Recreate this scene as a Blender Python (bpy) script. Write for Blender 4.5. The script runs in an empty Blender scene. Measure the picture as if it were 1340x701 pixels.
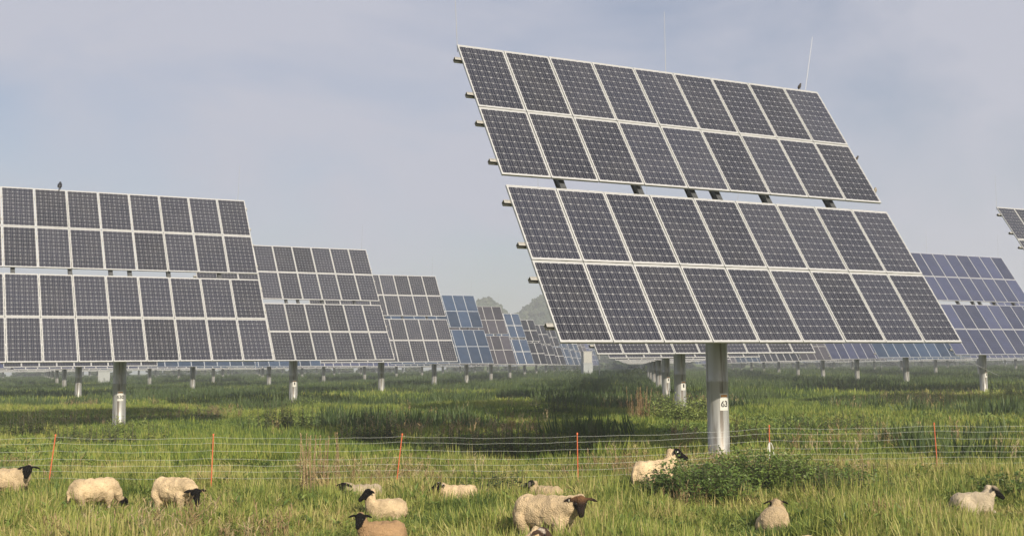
import bpy, bmesh, math, random
import numpy as np
from mathutils import Vector, Matrix, noise as mnoise
R = math.radians
random.seed(7); rng = np.random.default_rng(11)
S = bpy.context.scene
COL = S.collection

# ---------------------------------------------------------------- camera
H = 1.95; F = 1514.0; PIT = R(4.923); ROLL = R(-0.688)
cam_d = bpy.data.cameras.new('camera'); cam = bpy.data.objects.new('camera', cam_d); COL.objects.link(cam)
cam.matrix_world = Matrix.Translation((0, 0, H)) @ Matrix.Rotation(math.pi/2 + PIT, 4, 'X') @ Matrix.Rotation(ROLL, 4, 'Z')
cam_d.sensor_width = 36; cam_d.lens = 36*F/1340; cam_d.clip_start = .1; cam_d.clip_end = 6000
S.camera = cam
# ---------------------------------------------------------------- sky and sun
SUN_EL = R(31); SUN_AZ = R(28)              # sun stands behind the camera, 28 degrees to its right
sun_dir = Vector((math.sin(SUN_AZ)*math.cos(SUN_EL), -math.cos(SUN_AZ)*math.cos(SUN_EL), math.sin(SUN_EL)))
W = bpy.data.worlds.new('World'); S.world = W; W.use_nodes = True
nt = W.node_tree; nt.nodes.clear()
def wn(t, **k):
    n = nt.nodes.new(t)
    for a, b in k.items(): setattr(n, a, b)
    return n
sky = wn('ShaderNodeTexSky', sky_type='NISHITA', sun_disc=False, sun_elevation=SUN_EL, sun_rotation=math.pi - SUN_AZ,
         altitude=100, air_density=1.0, dust_density=2.5, ozone_density=1.0)
hsv = wn('ShaderNodeHueSaturation'); hsv.inputs['Saturation'].default_value = .90; hsv.inputs['Value'].default_value = 1.0; hsv.inputs['Hue'].default_value = .512
tc = wn('ShaderNodeTexCoord')
mp = wn('ShaderNodeMapping'); mp.inputs['Scale'].default_value = (1.6, 1.6, 3.2)
ns = wn('ShaderNodeTexNoise'); ns.inputs['Scale'].default_value = 2.3; ns.inputs['Detail'].default_value = 5; ns.inputs['Roughness'].default_value = .5; ns.inputs['Distortion'].default_value = .4
rp = wn('ShaderNodeMapRange'); rp.inputs['From Min'].default_value = .36; rp.inputs['From Max'].default_value = .60
rp.inputs['To Min'].default_value = .15; rp.inputs['To Max'].default_value = .95
mx = wn('ShaderNodeMix', data_type='RGBA'); mx.inputs['B'].default_value = (4.7, 4.85, 5.75, 1)    # thin veil of mist cloud over the blue
bg = wn('ShaderNodeBackground'); bg.inputs['Strength'].default_value = .092
wo = wn('ShaderNodeOutputWorld')
L = nt.links.new
L(sky.outputs[0], hsv.inputs['Color']); L(tc.outputs['Generated'], mp.inputs[0]); L(mp.outputs[0], ns.inputs['Vector'])
L(ns.outputs['Fac'], rp.inputs['Value']); L(rp.outputs[0], mx.inputs['Factor']); L(hsv.outputs[0], mx.inputs['A'])
L(mx.outputs['Result'], bg.inputs['Color']); L(bg.outputs[0], wo.inputs['Surface'])
sl = bpy.data.lights.new('sun', 'SUN'); sl.energy = 5.0; sl.angle = R(.8); sl.color = (1, .9, .74)
so = bpy.data.objects.new('sun', sl); COL.objects.link(so)
so.rotation_euler = (-sun_dir).to_track_quat('-Z', 'Y').to_euler(); so.location = sun_dir*60
S.view_settings.view_transform = 'Standard'; S.view_settings.look = 'None'
S.view_settings.gamma = 1; S.view_settings.exposure = .27
S.cycles.max_bounces = 6; S.cycles.transparent_max_bounces = 8; S.cycles.volume_bounces = 1
S.cycles.use_denoising = True

# ---------------------------------------------------------------- helpers
def at(px, D, z=0.0):
    """point at depth D on the vertical line seen at pixel column px (at the horizon)"""
    a = px - 670
    return Vector((a/F*D, D, z))
def ground_z(x, y):
    return .05*math.sin(x*.31+1.3)*math.cos(y*.23) + .04*math.sin(x*.11 - y*.17)
def gz_np(x, y):
    return .05*np.sin(x*.31+1.3)*np.cos(y*.23) + .04*np.sin(x*.11 - y*.17)
def mat(name):
    m = bpy.data.materials.new(name); m.use_nodes = True; n = m.node_tree
    return m, n, n.nodes['Principled BSDF'], n.nodes['Material Output']
def add(n, t, **k):
    q = n.nodes.new(t)
    for a, b in k.items():
        if a in ('data_type', 'operation', 'blend_type', 'attribute_name', 'attribute_type', 'coord', 'interpolation'): setattr(q, a, b)
        else: q.inputs[a].default_value = b
    return q
def ramp(n, fac, stops):
    r = n.nodes.new('ShaderNodeValToRGB'); e = r.color_ramp.elements
    while len(e) < len(stops): e.new(.5)
    for q, (p, c) in zip(e, stops): q.position = p; q.color = (*c, 1)
    n.links.new(fac, r.inputs[0]); return r.outputs[0]
def bump(n, b, h, strength=.3, dist=.02):
    q = add(n, 'ShaderNodeBump', Strength=strength, Distance=dist); n.links.new(h, q.inputs['Height']); n.links.new(q.outputs[0], b.inputs['Normal'])
def obj(name, me, parent=None, loc=None, rot=None, label=None, cat=None, group=None, kind=None):
    o = bpy.data.objects.new(name, me); COL.objects.link(o)
    if loc is not None: o.location = loc
    if rot is not None: o.rotation_euler = rot
    if parent is not None: o.parent = parent
    if label: o['label'] = label
    if cat: o['category'] = cat
    if group: o['group'] = group
    if kind: o['kind'] = kind
    return o
class MB:
    """collects vertices and faces with material slots"""
    def __init__(s): s.v = []; s.f = []; s.m = []
    def box(s, x0, x1, y0, y1, z0, z1, mi=0, M=None):
        b = len(s.v); P = [(x, y, z) for z in (z0, z1) for y in (y0, y1) for x in (x0, x1)]
        if M is not None: P = [tuple(M @ Vector(p)) for p in P]
        s.v += P
        for q in ((0, 2, 3, 1), (4, 5, 7, 6), (0, 1, 5, 4), (2, 6, 7, 3), (0, 4, 6, 2), (1, 3, 7, 5)): s.f.append([b+i for i in q]); s.m.append(mi)
    def poly(s, pts, mi=0):
        b = len(s.v); s.v += [tuple(p) for p in pts]; s.f.append(list(range(b, b+len(pts)))); s.m.append(mi)
    def tube(s, pts, rad, n=8, mi=0, cap=True):
        pts = [Vector(p) for p in pts]; rad = rad if isinstance(rad, (list, tuple)) else [rad]*len(pts)
        b = len(s.v); k = len(pts)
        for i, p in enumerate(pts):
            d = (pts[min(i+1, k-1)] - pts[max(i-1, 0)]).normalized()
            u = d.cross(Vector((0, 0, 1)) if abs(d.z) < .9 else Vector((1, 0, 0))).normalized(); w = d.cross(u)
            for j in range(n):
                a = 2*math.pi*j/n; s.v.append(tuple(p + (u*math.cos(a)+w*math.sin(a))*rad[i]))
        for i in range(k-1):
            for j in range(n):
                s.f.append([b+i*n+j, b+i*n+(j+1) % n, b+(i+1)*n+(j+1) % n, b+(i+1)*n+j]); s.m.append(mi)
        if cap:
            s.f.append([b+j for j in range(n)][::-1]); s.m.append(mi)
            s.f.append([b+(k-1)*n+j for j in range(n)]); s.m.append(mi)
    def mesh(s, name, mats, smooth=False):
        me = bpy.data.meshes.new(name); me.from_pydata(s.v, [], s.f)
        for m in (mats if isinstance(mats, (list, tuple)) else [mats]): me.materials.append(m)
        me.polygons.foreach_set('material_index', s.m)
        if smooth: me.polygons.foreach_set('use_smooth', [True]*len(s.f))
        bm = bmesh.new(); bm.from_mesh(me); bmesh.ops.recalc_face_normals(bm, faces=bm.faces) if not name.startswith('leaf') else None
        bm.to_mesh(me); bm.free(); me.update(); return me

# ---------------------------------------------------------------- materials
def plain(name, c, rough=.5, metallic=0, var=.12, scale=30):
    m, n, b, o = mat(name); t = add(n, 'ShaderNodeTexCoord'); nz = add(n, 'ShaderNodeTexNoise', Scale=scale, Detail=3)
    n.links.new(t.outputs['Object'], nz.inputs['Vector'])
    n.links.new(ramp(n, nz.outputs['Fac'], [(.3, tuple(x*(1-var) for x in c)), (.7, tuple(min(1, x*(1+var)) for x in c))]), b.inputs['Base Color'])
    b.inputs['Roughness'].default_value = rough; b.inputs['Metallic'].default_value = metallic
    return m
def metal_mat(name, c1, c2, rough, metallic, streak=False):
    m, n, b, o = mat(name)
    t = add(n, 'ShaderNodeTexCoord'); mpn = add(n, 'ShaderNodeMapping')
    mpn.inputs['Scale'].default_value = (9, 9, .5) if streak else (8, 8, 8)
    nz = add(n, 'ShaderNodeTexNoise', Scale=1.0, Detail=5, Roughness=.6)
    n.links.new(t.outputs['Object'], mpn.inputs[0]); n.links.new(mpn.outputs[0], nz.inputs['Vector'])
    base = ramp(n, nz.outputs['Fac'], [(.36, c2), (.52, c1)])
    if streak:      # mud splashed up from the ground
        sx = add(n, 'ShaderNodeSeparateXYZ'); n.links.new(t.outputs['Object'], sx.inputs[0]); nm = add(n, 'ShaderNodeTexNoise', Scale=14, Detail=5); n.links.new(t.outputs['Object'], nm.inputs['Vector'])
        sm = add(n, 'ShaderNodeMath', operation='MULTIPLY_ADD'); sm.inputs[1].default_value = -1.6; n.links.new(sx.outputs['Z'], sm.inputs[0]); n.links.new(nm.outputs['Fac'], sm.inputs[2])
        cl = add(n, 'ShaderNodeMapRange'); cl.inputs['From Min'].default_value = -.25; cl.inputs['From Max'].default_value = .35; cl.inputs['To Max'].default_value = .8; n.links.new(sm.outputs[0], cl.inputs['Value'])
        mu = add(n, 'ShaderNodeMix', data_type='RGBA'); mu.inputs['B'].default_value = (.16, .13, .08, 1); n.links.new(cl.outputs[0], mu.inputs['Factor']); n.links.new(base, mu.inputs['A']); base = mu.outputs['Result']
    n.links.new(base, b.inputs['Base Color'])
    b.inputs['Roughness'].default_value = rough; b.inputs['Metallic'].default_value = metallic
    return m
M_post = metal_mat('galvanised_post', (.40, .40, .385), (.15, .13, .11), .45, .40, True)
M_steel = metal_mat('galvanised_steel', (.34, .35, .36), (.22, .23, .24), .5, .6)
M_dark = metal_mat('dark_steel', (.09, .095, .10), (.06, .06, .06), .55, .3)
M_alu = metal_mat('aluminium_frame', (.56, .555, .53), (.47, .465, .44), .42, .25)
M_rodm = plain('pale_rod', (.42, .42, .41), .4, .2)
M_rail = metal_mat('aluminium_rail', (.42, .40, .36), (.3, .29, .26), .45, .3)
def cell_mat(name, c, rough=.22):
    m, n, b, o = mat(name)
    oi = add(n, 'ShaderNodeObjectInfo'); t = add(n, 'ShaderNodeTexCoord')
    nz = add(n, 'ShaderNodeTexNoise', Scale=2.2, Detail=2); n.links.new(t.outputs['Object'], nz.inputs['Vector'])
    ad = add(n, 'ShaderNodeMath', operation='ADD'); n.links.new(oi.outputs['Random'], ad.inputs[0]); n.links.new(nz.outputs['Fac'], ad.inputs[1])
    hf = add(n, 'ShaderNodeMath', operation='MULTIPLY'); hf.inputs[1].default_value = .5; n.links.new(ad.outputs[0], hf.inputs[0])
    base = ramp(n, hf.outputs[0], [(.2, tuple(x*.62 for x in c)), (.8, tuple(x*1.45 for x in c))])
    g = add(n, 'ShaderNodeNewGeometry'); nd = add(n, 'ShaderNodeTexNoise', Scale=1.1, Detail=6, Roughness=.65); n.links.new(g.outputs['Position'], nd.inputs['Vector'])
    md = add(n, 'ShaderNodeMapRange'); md.inputs['From Min'].default_value = .45; md.inputs['From Max'].default_value = .8; md.inputs['To Max'].default_value = .12; n.links.new(nd.outputs['Fac'], md.inputs['Value'])
    mxd = add(n, 'ShaderNodeMix', data_type='RGBA'); mxd.inputs['B'].default_value = (.20, .19, .18, 1); n.links.new(md.outputs[0], mxd.inputs['Factor']); n.links.new(base, mxd.inputs['A'])
    n.links.new(mxd.outputs['Result'], b.inputs['Base Color'])
    b.inputs['Roughness'].default_value = rough; b.inputs['Specular IOR Level'].default_value = .35
    b.inputs['Coat Weight'].default_value = .2; b.inputs['Coat Roughness'].default_value = .08
    return m
CELLS = {'mono': cell_mat('cell_mono', (.022, .0235, .035)), 'blue': cell_mat('cell_blue', (.030, .048, .085), .3),
         'brown': cell_mat('cell_brown', (.046, .043, .053), .3), 'bluegrey': cell_mat('cell_bluegrey', (.045, .052, .10), .3)}
M_back = {k: plain('backsheet_'+k, c, .3, 0, .03) for k, c in
          {'mono': (.40, .40, .405), 'blue': (.10, .15, .25), 'brown': (.15, .14, .145), 'bluegrey': (.17, .18, .25)}.items()}
M_bus = plain('busbar', (.30, .29, .30), .35, .4, .05)
M_busd = plain('busbar_dim', (.12, .13, .17), .35, .4, .05)
M_plate = plain('white_plate', (.62, .61, .56), .4, 0, .05)
M_ink = plain('black_ink', (.02, .02, .02), .6)
M_orange = plain('orange_ink', (.65, .28, .06), .6)
M_fpost = plain('orange_plastic', (.58, .13, .05), .45)
M_white = plain('white_cord', (.78, .77, .72), .6)
M_strand = plain('polywire', (.55, .57, .53), .5)
M_cab = plain('cabinet_grey', (.34, .36, .36), .55, 0, .08, 6)
M_cabw = plain('cabinet_pale', (.40, .395, .36), .6, 0, .08, 6)

def leaf_mat(name, stops, noise_scale=.35, trans=.35, rough=.55, fine=7.0):
    """foliage: colour varies from plant to plant and over the meadow"""
    m, n, b, o = mat(name)
    g = add(n, 'ShaderNodeNewGeometry'); oi = add(n, 'ShaderNodeObjectInfo')
    n1 = add(n, 'ShaderNodeTexNoise', Scale=noise_scale, Detail=4, Roughness=.6); n2 = add(n, 'ShaderNodeTexNoise', Scale=fine, Detail=2)
    n.links.new(g.outputs['Position'], n1.inputs['Vector']); n.links.new(g.outputs['Position'], n2.inputs['Vector'])
    a1 = add(n, 'ShaderNodeMath', operation='MULTIPLY_ADD'); a1.inputs[1].default_value = .42; n.links.new(oi.outputs['Random'], a1.inputs[0])
    a2 = add(n, 'ShaderNodeMath', operation='MULTIPLY_ADD'); a2.inputs[1].default_value = .30; a2.inputs[2].default_value = -.34; n.links.new(n2.outputs['Fac'], a2.inputs[0])
    n.links.new(a2.outputs[0], a1.inputs[2])
    a3 = add(n, 'ShaderNodeMath', operation='ADD'); n.links.new(a1.outputs[0], a3.inputs[0]); n.links.new(n1.outputs['Fac'], a3.inputs[1])
    c = ramp(n, a3.outputs[0], stops)
    n.links.new(c, b.inputs['Base Color']); b.inputs['Roughness'].default_value = rough; b.inputs['Specular IOR Level'].default_value = .3
    tr = add(n, 'ShaderNodeBsdfTranslucent'); n.links.new(c, tr.inputs['Color'])
    ms = add(n, 'ShaderNodeMixShader', Fac=trans); n.links.new(b.outputs[0], ms.inputs[1]); n.links.new(tr.outputs[0], ms.inputs[2])
    n.links.new(ms.outputs[0], o.inputs['Surface']); return m
GR = [(.20, (.070, .115, .026)), (.40, (.200, .255, .050)), (.56, (.345, .365, .085)), (.72, (.49, .43, .17)), (.88, (.53, .36, .19))]
M_grass = leaf_mat('grass_blade', GR, .55)
M_short = leaf_mat('meadow_blade', [(.26, (.062, .108, .024)), (.45, (.155, .220, .038)), (.62, (.285, .330, .058)), (.84, (.42, .37, .12))], .12)
M_dry = leaf_mat('dry_stalk', [(.3, (.25, .16, .08)), (.55, (.36, .26, .13)), (.8, (.46, .38, .22))], .5, .25)
M_rust = leaf_mat('rusty_dock', [(.3, (.30, .19, .09)), (.55, (.42, .29, .14)), (.8, (.50, .38, .21))], .5, .25)
M_weed = leaf_mat('weed_leaf', [(.3, (.050, .085, .026)), (.55, (.080, .12, .036)), (.8, (.12, .16, .05))], .6, .3)
M_shrub = leaf_mat('bramble_leaf', [(.3, (.105, .165, .040)), (.55, (.19, .26, .060)), (.8, (.30, .35, .10))], 1.5, .3, .4)
M_stem = plain('weed_stem', (.09, .08, .04), .7)
M_rstem = plain('brown_stem', (.34, .24, .13), .7)
M_crown = leaf_mat('woodland_leaf', [(.3, (.03, .045, .02)), (.6, (.05, .07, .028)), (.85, (.08, .09, .04))], .05, .2, .6, .6)

# ---------------------------------------------------------------- ground
m, n, b, o = mat('meadow_soil')
g = add(n, 'ShaderNodeNewGeometry'); n1 = add(n, 'ShaderNodeTexNoise', Scale=.10, Detail=6, Roughness=.65); n2 = add(n, 'ShaderNodeTexNoise', Scale=9, Detail=4)
n.links.new(g.outputs['Position'], n1.inputs['Vector']); n.links.new(g.outputs['Position'], n2.inputs['Vector'])
mm = add(n, 'ShaderNodeMath', operation='MULTIPLY_ADD'); mm.inputs[1].default_value = .35; n.links.new(n2.outputs['Fac'], mm.inputs[0])
sb = add(n, 'ShaderNodeMath', operation='SUBTRACT'); sb.inputs[1].default_value = .17; n.links.new(n1.outputs['Fac'], sb.inputs[0]); n.links.new(sb.outputs[0], mm.inputs[2])
n.links.new(ramp(n, mm.outputs[0], [(.3, (.055, .085, .022)), (.5, (.090, .125, .030)), (.68, (.15, .17, .042))]), b.inputs['Base Color'])
b.inputs['Roughness'].default_value = .95; b.inputs['Specular IOR Level'].default_value = .05
bump(n, b, n2.outputs['Fac'], .6, .08); M_ground = m
def hill_z(x, y):
    e = 23*math.exp(-((x+12)/10)**2 - ((y-500)/45)**2) + 23*math.exp(-((x-14)/16)**2 - ((y-495)/45)**2) + 12*math.exp(-((x-60)/45)**2 - ((y-520)/60)**2)
    return e
xs = sorted(set([-1400, -1000, -700, -500, -350, -250] + list(np.linspace(-180, 180, 91)) + [250, 350, 500, 700, 1000, 1400]))
ys = sorted(set([-300, -150, -60, -20] + list(np.linspace(0, 120, 61)) + list(np.linspace(130, 340, 22)) + list(np.linspace(350, 640, 30)) + [750, 900, 1150, 1400]))
v = [(x, y, ground_z(x, y) + hill_z(x, y)) for y in ys for x in xs]; nx = len(xs)
f = [(j*nx+i, j*nx+i+1, (j+1)*nx+i+1, (j+1)*nx+i) for j in range(len(ys)-1) for i in range(nx-1)]
me = bpy.data.meshes.new('meadow_ground'); me.from_pydata(v, [], f); me.materials.append(M_ground); me.polygons.foreach_set('use_smooth', [True]*len(f))
obj('ground', me, kind='structure')

# ---------------------------------------------------------------- solar trackers
PW, PH, GAP = 1.01, 1.67, .235
MW, MH = .992, 1.652
HALFV = 2*PH + GAP/2
def module_mesh(kind, detail):
    q = MB(); w, h = MW/2, MH/2; lip = .0165
    z1, z0 = .0, -.042
    q.box(-w, w, -h, -h+lip, z0, z1, 0); q.box(-w, w, h-lip, h, z0, z1, 0)
    q.box(-w, -w+lip, -h+lip, h-lip, z0, z1, 0); q.box(w-lip, w, -h+lip, h-lip, z0, z1, 0)
    gz = -.005
    q.poly([(-w+lip, -h+lip, gz), (w-lip, -h+lip, gz), (w-lip, h-lip, gz), (-w+lip, h-lip, gz)], 1)
    q.poly([(-w+lip, -h+lip, z0+.006), (-w+lip, h-lip, z0+.006), (w-lip, h-lip, z0+.006), (w-lip, -h+lip, z0+.006)], 1)
    pit_ = .1555; c = .0762; ch = .015 if kind in ('mono', 'brown') else .003
    if not detail:
        if kind == 'mono':
            for k in range(6):
                x = (k-2.5)*pit_; q.poly([(x-c, -.775, gz+.001), (x+c, -.775, gz+.001), (x+c, .775, gz+.001), (x-c, .775, gz+.001)], 2)
        else:
            q.poly([(-.462, -.79, gz+.001), (.462, -.79, gz+.001), (.462, .79, gz+.001), (-.462, .79, gz+.001)], 2)
    else:
        for i in range(6):
            for j in range(10):
                x, y = (i-2.5)*pit_, (j-4.5)*(pit_+.001)
                q.poly([(x-c+ch, y-c, gz+.0012), (x+c-ch, y-c, gz+.0012), (x+c, y-c+ch, gz+.0012), (x+c, y+c-ch, gz+.0012),
                        (x+c-ch, y+c, gz+.0012), (x-c+ch, y+c, gz+.0012), (x-c, y+c-ch, gz+.0012), (x-c, y-c+ch, gz+.0012)], 2)
            for k in (-1, 0, 1):
                x = (i-2.5)*pit_ + k*.05
                q.poly([(x-.0019, -.775, gz+.0022), (x+.0019, -.775, gz+.0022), (x+.0019, .775, gz+.0022), (x-.0019, .775, gz+.0022)], 3)
    return q.mesh('module_'+kind, [M_alu, M_back[kind], CELLS[kind], M_bus if kind == 'mono' else M_busd])
MOD = {}
def module(kind, detail):
    if (kind, detail) not in MOD: MOD[kind, detail] = module_mesh(kind, detail)
    return MOD[kind, detail]
ZC = 5.24                                   # height of the panel centre
q = MB(); prof = [(-.1, .225), (.0, .225), (.02, .205), (1.62, .205), (1.63, .209), (1.66, .209), (1.68, .205), (4.2, .205), (4.21, .29), (4.27, .29), (4.28, .205)]
q.tube([(0, 0, z) for z, r in prof], [r for z, r in prof], 28); ME_post = q.mesh('post', M_post, False)
for p_ in ME_post.polygons: p_.use_smooth = len(p_.vertices) == 4
q = MB(); q.tube([(0, 0, 4.28), (0, 0, 4.40)], .21, 20); q.box(-.24, .24, -.16, .42, 4.40, 4.70); q.tube([(-.36, .26, 4.72), (.36, .26, 4.72)], .19, 16)
ME_head = q.mesh('drive_head', M_dark)
q = MB(); q.tube([(-3.7, .26, 4.72), (3.7, .26, 4.72)], .10, 14); ME_torque = q.mesh('torque_tube', M_steel)
q = MB()
q.box(0, 9.26, .031, .036, -.09, 0); q.box(0, 9.26, -.036, .031, -.006, 0); q.box(0, 9.26, -.036, .031, -.09, -.084)
q.box(.0, 9.26, -.036, -.031, -.084, -.055)
ME_rail = q.mesh('rail', M_rail)
q = MB(); q.box(-.035, .035, -3.05, 3.05, -.125, -.012); q.box(-.06, .06, -3.05, 3.05, -.012, 0); q.box(-.06, .06, -3.05, 3.05, -.137, -.125); ME_beam = q.mesh('beam', M_dark)
q = MB(); q.tube([(0, 0, -.1), (0, 0, 1.35)], [.006, .0035], 6); ME_rod = q.mesh('lightning_rod', M_rodm)
q = MB(); q.tube([(0, .22, 3.2), (0, .95, 4.35)], .045, 10); q.tube([(0, .5, 3.64), (0, .9, 4.27)], .065, 10); ME_act = q.mesh('actuator', M_steel)

def wrap_patch(r, a0, a1, z0, z1, n=8):
    q = MB()
    for k in range(n):
        t0, t1 = a0+(a1-a0)*k/n, a0+(a1-a0)*(k+1)/n
        q.poly([(r*math.sin(t0), -r*math.cos(t0), z0), (r*math.sin(t1), -r*math.cos(t1), z0), (r*math.sin(t1), -r*math.cos(t1), z1), (r*math.sin(t0), -r*math.cos(t0), z1)])
    return q
def wrap_text(body, size, r, amid, z0, m):
    cu = bpy.data.curves.new('number', 'FONT'); cu.body = body; cu.size = size; cu.align_x = 'CENTER'; cu.offset = size*.03
    t = bpy.data.objects.new('number_tmp', cu); COL.objects.link(t)
    me = bpy.data.meshes.new_from_object(t.evaluated_get(bpy.context.evaluated_depsgraph_get())); bpy.data.objects.remove(t); bpy.data.curves.remove(cu)
    for q in me.vertices:
        a = amid + q.co.x/r; z = z0 + q.co.y; q.co = (r*math.sin(a), -r*math.cos(a), z)
    me.materials.clear(); me.materials.append(m); return me
TR_GROUP = 'sun-tracking solar trackers standing in rows across the meadow'
def tracker(x, y, yaw, tilt, kind, label, detail=True, plate=None, rods=((-4.5, 0), (.1, 0), (4.3, 7)), low_rod=False, zoff=0.0, wide=9):
    root = obj('solar_tracker', None, loc=(x, y, ground_z(x, y)*0 + zoff), rot=(0, 0, yaw), label=label, cat='solar tracker', group=TR_GROUP)
    root.empty_display_size = .5
    Rt = Matrix.Rotation(tilt, 3, 'X'); C = Vector((0, 0, ZC))
    P = lambda u, v_, n_: C + Rt @ Vector((u, v_, n_))
    post = obj('post', ME_post, root); obj('drive_head', ME_head, root); obj('torque_tube', ME_torque, root); obj('actuator', ME_act, root)
    me = module(kind, detail)
    for r_ in range(4):
        v_ = -HALFV + (r_+.5)*PH + (GAP if r_ > 1 else 0)
        for c_ in range(9):
            obj('solar_module', me, root, P((c_-4)*PW, v_, random.uniform(-.003, .003)), (tilt + R(random.uniform(-.12, .12)), R(random.uniform(-.12, .12)), 0))
        for d_ in (.36, 1.30):
            obj('rail', ME_rail, root, P(-4.66, v_ + PH/2 - d_, -.044), (tilt, 0, 0))
    for u in (-3.25, -1.55, -.3, .3, 1.55, 3.25): obj('beam', ME_beam, root, P(u, 0, -.137), (tilt, 0, 0))
    for u, lean in rods: obj('lightning_rod', ME_rod, root, P(u, HALFV-.02, -.05), (0, R(lean), 0))
    if low_rod:
        dv = Matrix.Rotation(-yaw, 3, 'Z') @ Vector((.86, -.12, -.46)); ro = obj('lightning_rod', ME_rod, root, P(-4.45, -HALFV+.05, -.06), dv.to_track_quat('Z', 'Y').to_euler()); ro.scale = (1.6, 1.6, 1.75)
    if plate:
        pl = obj('number_plate', wrap_patch(.2085, -.46, .46, 1.10, 1.42).mesh('plate', M_plate, True), post)
        if plate != '-':
            obj('number', wrap_text(plate, .155, .2105, 0.0, 1.17, M_ink), pl)
        else:
            obj('number', wrap_patch(.2105, -.14, .14, 1.19, 1.32, 4).mesh('mark', M_ink, True), pl)
        obj('stripe', wrap_patch(.2105, -.36, .36, 1.352, 1.392).mesh('stripe', M_orange, True), pl)
    return root
Y0, T0 = R(28), R(57)
ordn = ['', 'first', 'second', 'third', 'fourth', 'fifth', 'sixth', 'seventh']
tracker(3.89, 22.2, R(27.9), T0, 'mono', 'large dark solar tracker on the post numbered 63 beside the leafy bush', plate='63', rods=((-4.52, -2), (.35, 0), (4.2, 12)))
for j in range(1, 6):
    tracker(3.89+1.93*j, 22.2+18.4*j, Y0+R(random.uniform(-.8, .8)), T0, 'mono', ordn[j]+' solar tracker behind the one on the post numbered 63', detail=j < 3, plate='-' if j < 3 else None, rods=((-4.5, 0), (.1, 0), (4.3, 7)) if j < 3 else ())
Lk = [('mono', 28.2), ('mono', 29.2), ('mono', 25.9), ('blue', 27.5), ('brown', 25), ('blue', 27), ('blue', 27.5), ('brown', 28)]
LY = [37.6, 56.4, 74.3, 95.2, 113.0]; LX = [-12.74, -10.68, -8.45, -6.48, -4.55]
ll = ['dark solar tracker on the post numbered 630 with a black bird on its top edge', 'solar tracker with dark grey modules directly behind the one numbered 630',
      'dark brownish solar tracker, second behind the one numbered 630', 'bright blue solar tracker, third behind the one numbered 630', 'grey-brown solar tracker just behind the bright blue one']
for k in range(5):
    tracker(LX[k], LY[k], R(Lk[k][1]), T0, Lk[k][0], ll[k], detail=k < 3, plate=('630', '-', None, None, None)[k], rods=((4.3, 3),), zoff=(-.06, .06, .04, 0, -.04)[k])
tracker(24.35, 46.5, Y0, T0, 'mono', 'solar tracker of which only a top corner shows above the blue-grey one', detail=True, plate='-')
rk = ['bluegrey', 'blue', 'bluegrey', 'brown']
rl = ['blue-grey solar tracker with its full top edge clear to the right of tracker 63', 'blue solar tracker directly behind the wide blue-grey one',
      'grey solar tracker second behind the wide blue-grey one', 'brownish solar tracker third behind the wide blue-grey one']
for j in range(2, 6):
    tracker(22.34+1.93*j, 28.0+18.4*j, R((30.3, 28, 27.5, 28.5)[j-2]), T0, rk[j-2], rl[j-2], detail=j < 3, plate='-' if j == 2 else None, rods=((-4.5, 0), (-1.9, 0), (4.3, 3)) if j == 2 else (), low_rod=j in (2, 4))
for j, kd, lb in ((0, 'mono', 'dark solar tracker showing only beneath the modules of tracker 630, the nearer one'), (1, 'blue', 'blue solar tracker showing beneath tracker 630, beyond the dark one'), (2, 'blue', 'blue solar tracker seen through the post gap behind tracker 630')):
    tracker(-27.7+2.2*j, 74+18.4*j, Y0, T0, kd, lb, detail=False, rods=())
# the rows beyond: too small for separate modules
def far_mesh(kind):
    q = MB(); Rt = Matrix.Rotation(T0, 3, 'X'); C = Vector((0, 0, ZC))
    M4 = Matrix.Translation(C) @ Rt.to_4x4()
    for s in (-1, 1):
        a, b_ = (GAP/2, HALFV) if s > 0 else (-HALFV, -GAP/2)
        q.box(-4.53, 4.53, a, b_, -.045, 0, 0, M4)
    for r_ in range(4):
        v_ = -HALFV + (r_+.5)*PH + (GAP if r_ > 1 else 0)
        for c_ in range(9):
            u = (c_-4)*PW; w, h = MW/2-.03, MH/2-.03
            q.poly([M4 @ Vector((u+sx*w, v_+sy*h, .004)) for sx, sy in ((-1, -1), (1, -1), (1, 1), (-1, 1))], 1)
    q.tube([(0, 0, -.1), (0, 0, 4.5)], .205, 12, 2); q.box(-.3, .3, -.1, .5, 4.35, 4.8, 3)
    for u in (-3.2, -1.5, 1.5, 3.2): q.box(u-.05, u+.05, -3, 3, -.2, -.05, 3, M4)
    return q.mesh('far_'+kind, [M_alu, CELLS[kind], M_post, M_dark])
FAR = {k: far_mesh(k) for k in ('mono', 'blue', 'brown', 'bluegrey')}
far_pos = []
big = ['zeroth', 'first', 'second', 'third', 'fourth', 'fifth', 'sixth', 'seventh', 'eighth', 'ninth', 'tenth', 'eleventh', 'twelfth', 'thirteenth', 'fourteenth', 'fifteenth', 'sixteenth', 'seventeenth', 'eighteenth']
def row(x0, y0, bx, by, lo, hi, where):
    for j in range(lo, hi):
        x, y = x0+bx*j, y0+by*j
        if y > 335: break
        px = 670 + F*x/y
        if -130 < px < 1470: far_pos.append((x, y, where if '%' not in where else where % big[j]))
row(3.89, 22.2, 1.93, 18.4, 6, 18, '%s behind the one on post 63')
row(-12.74, 37.6, 2.05, 18.4, 5, 18, '%s behind the one numbered 630')
row(-27.7, 74, 2.2, 18.4, 3, 18, 'in the row next beyond that of tracker 630')
for i in range(1, 7): row(-27.7-18.6*i, 74-2.4*i, 2.2, 18.4, 0, 18, 'in the hazy rows seen under tracker 630')
row(22.34, 28, 1.93, 18.4, 6, 18, 'in the row behind the wide blue-grey tracker')
for i in range(2, 9): row(22.34+18.5*(i-1), 28+5.8*(i-1), 1.93, 18.4, 1, 18, 'in the hazy rows beyond the wide blue-grey tracker')
kinds = ['blue', 'brown', 'bluegrey', 'blue', 'mono']
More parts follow.
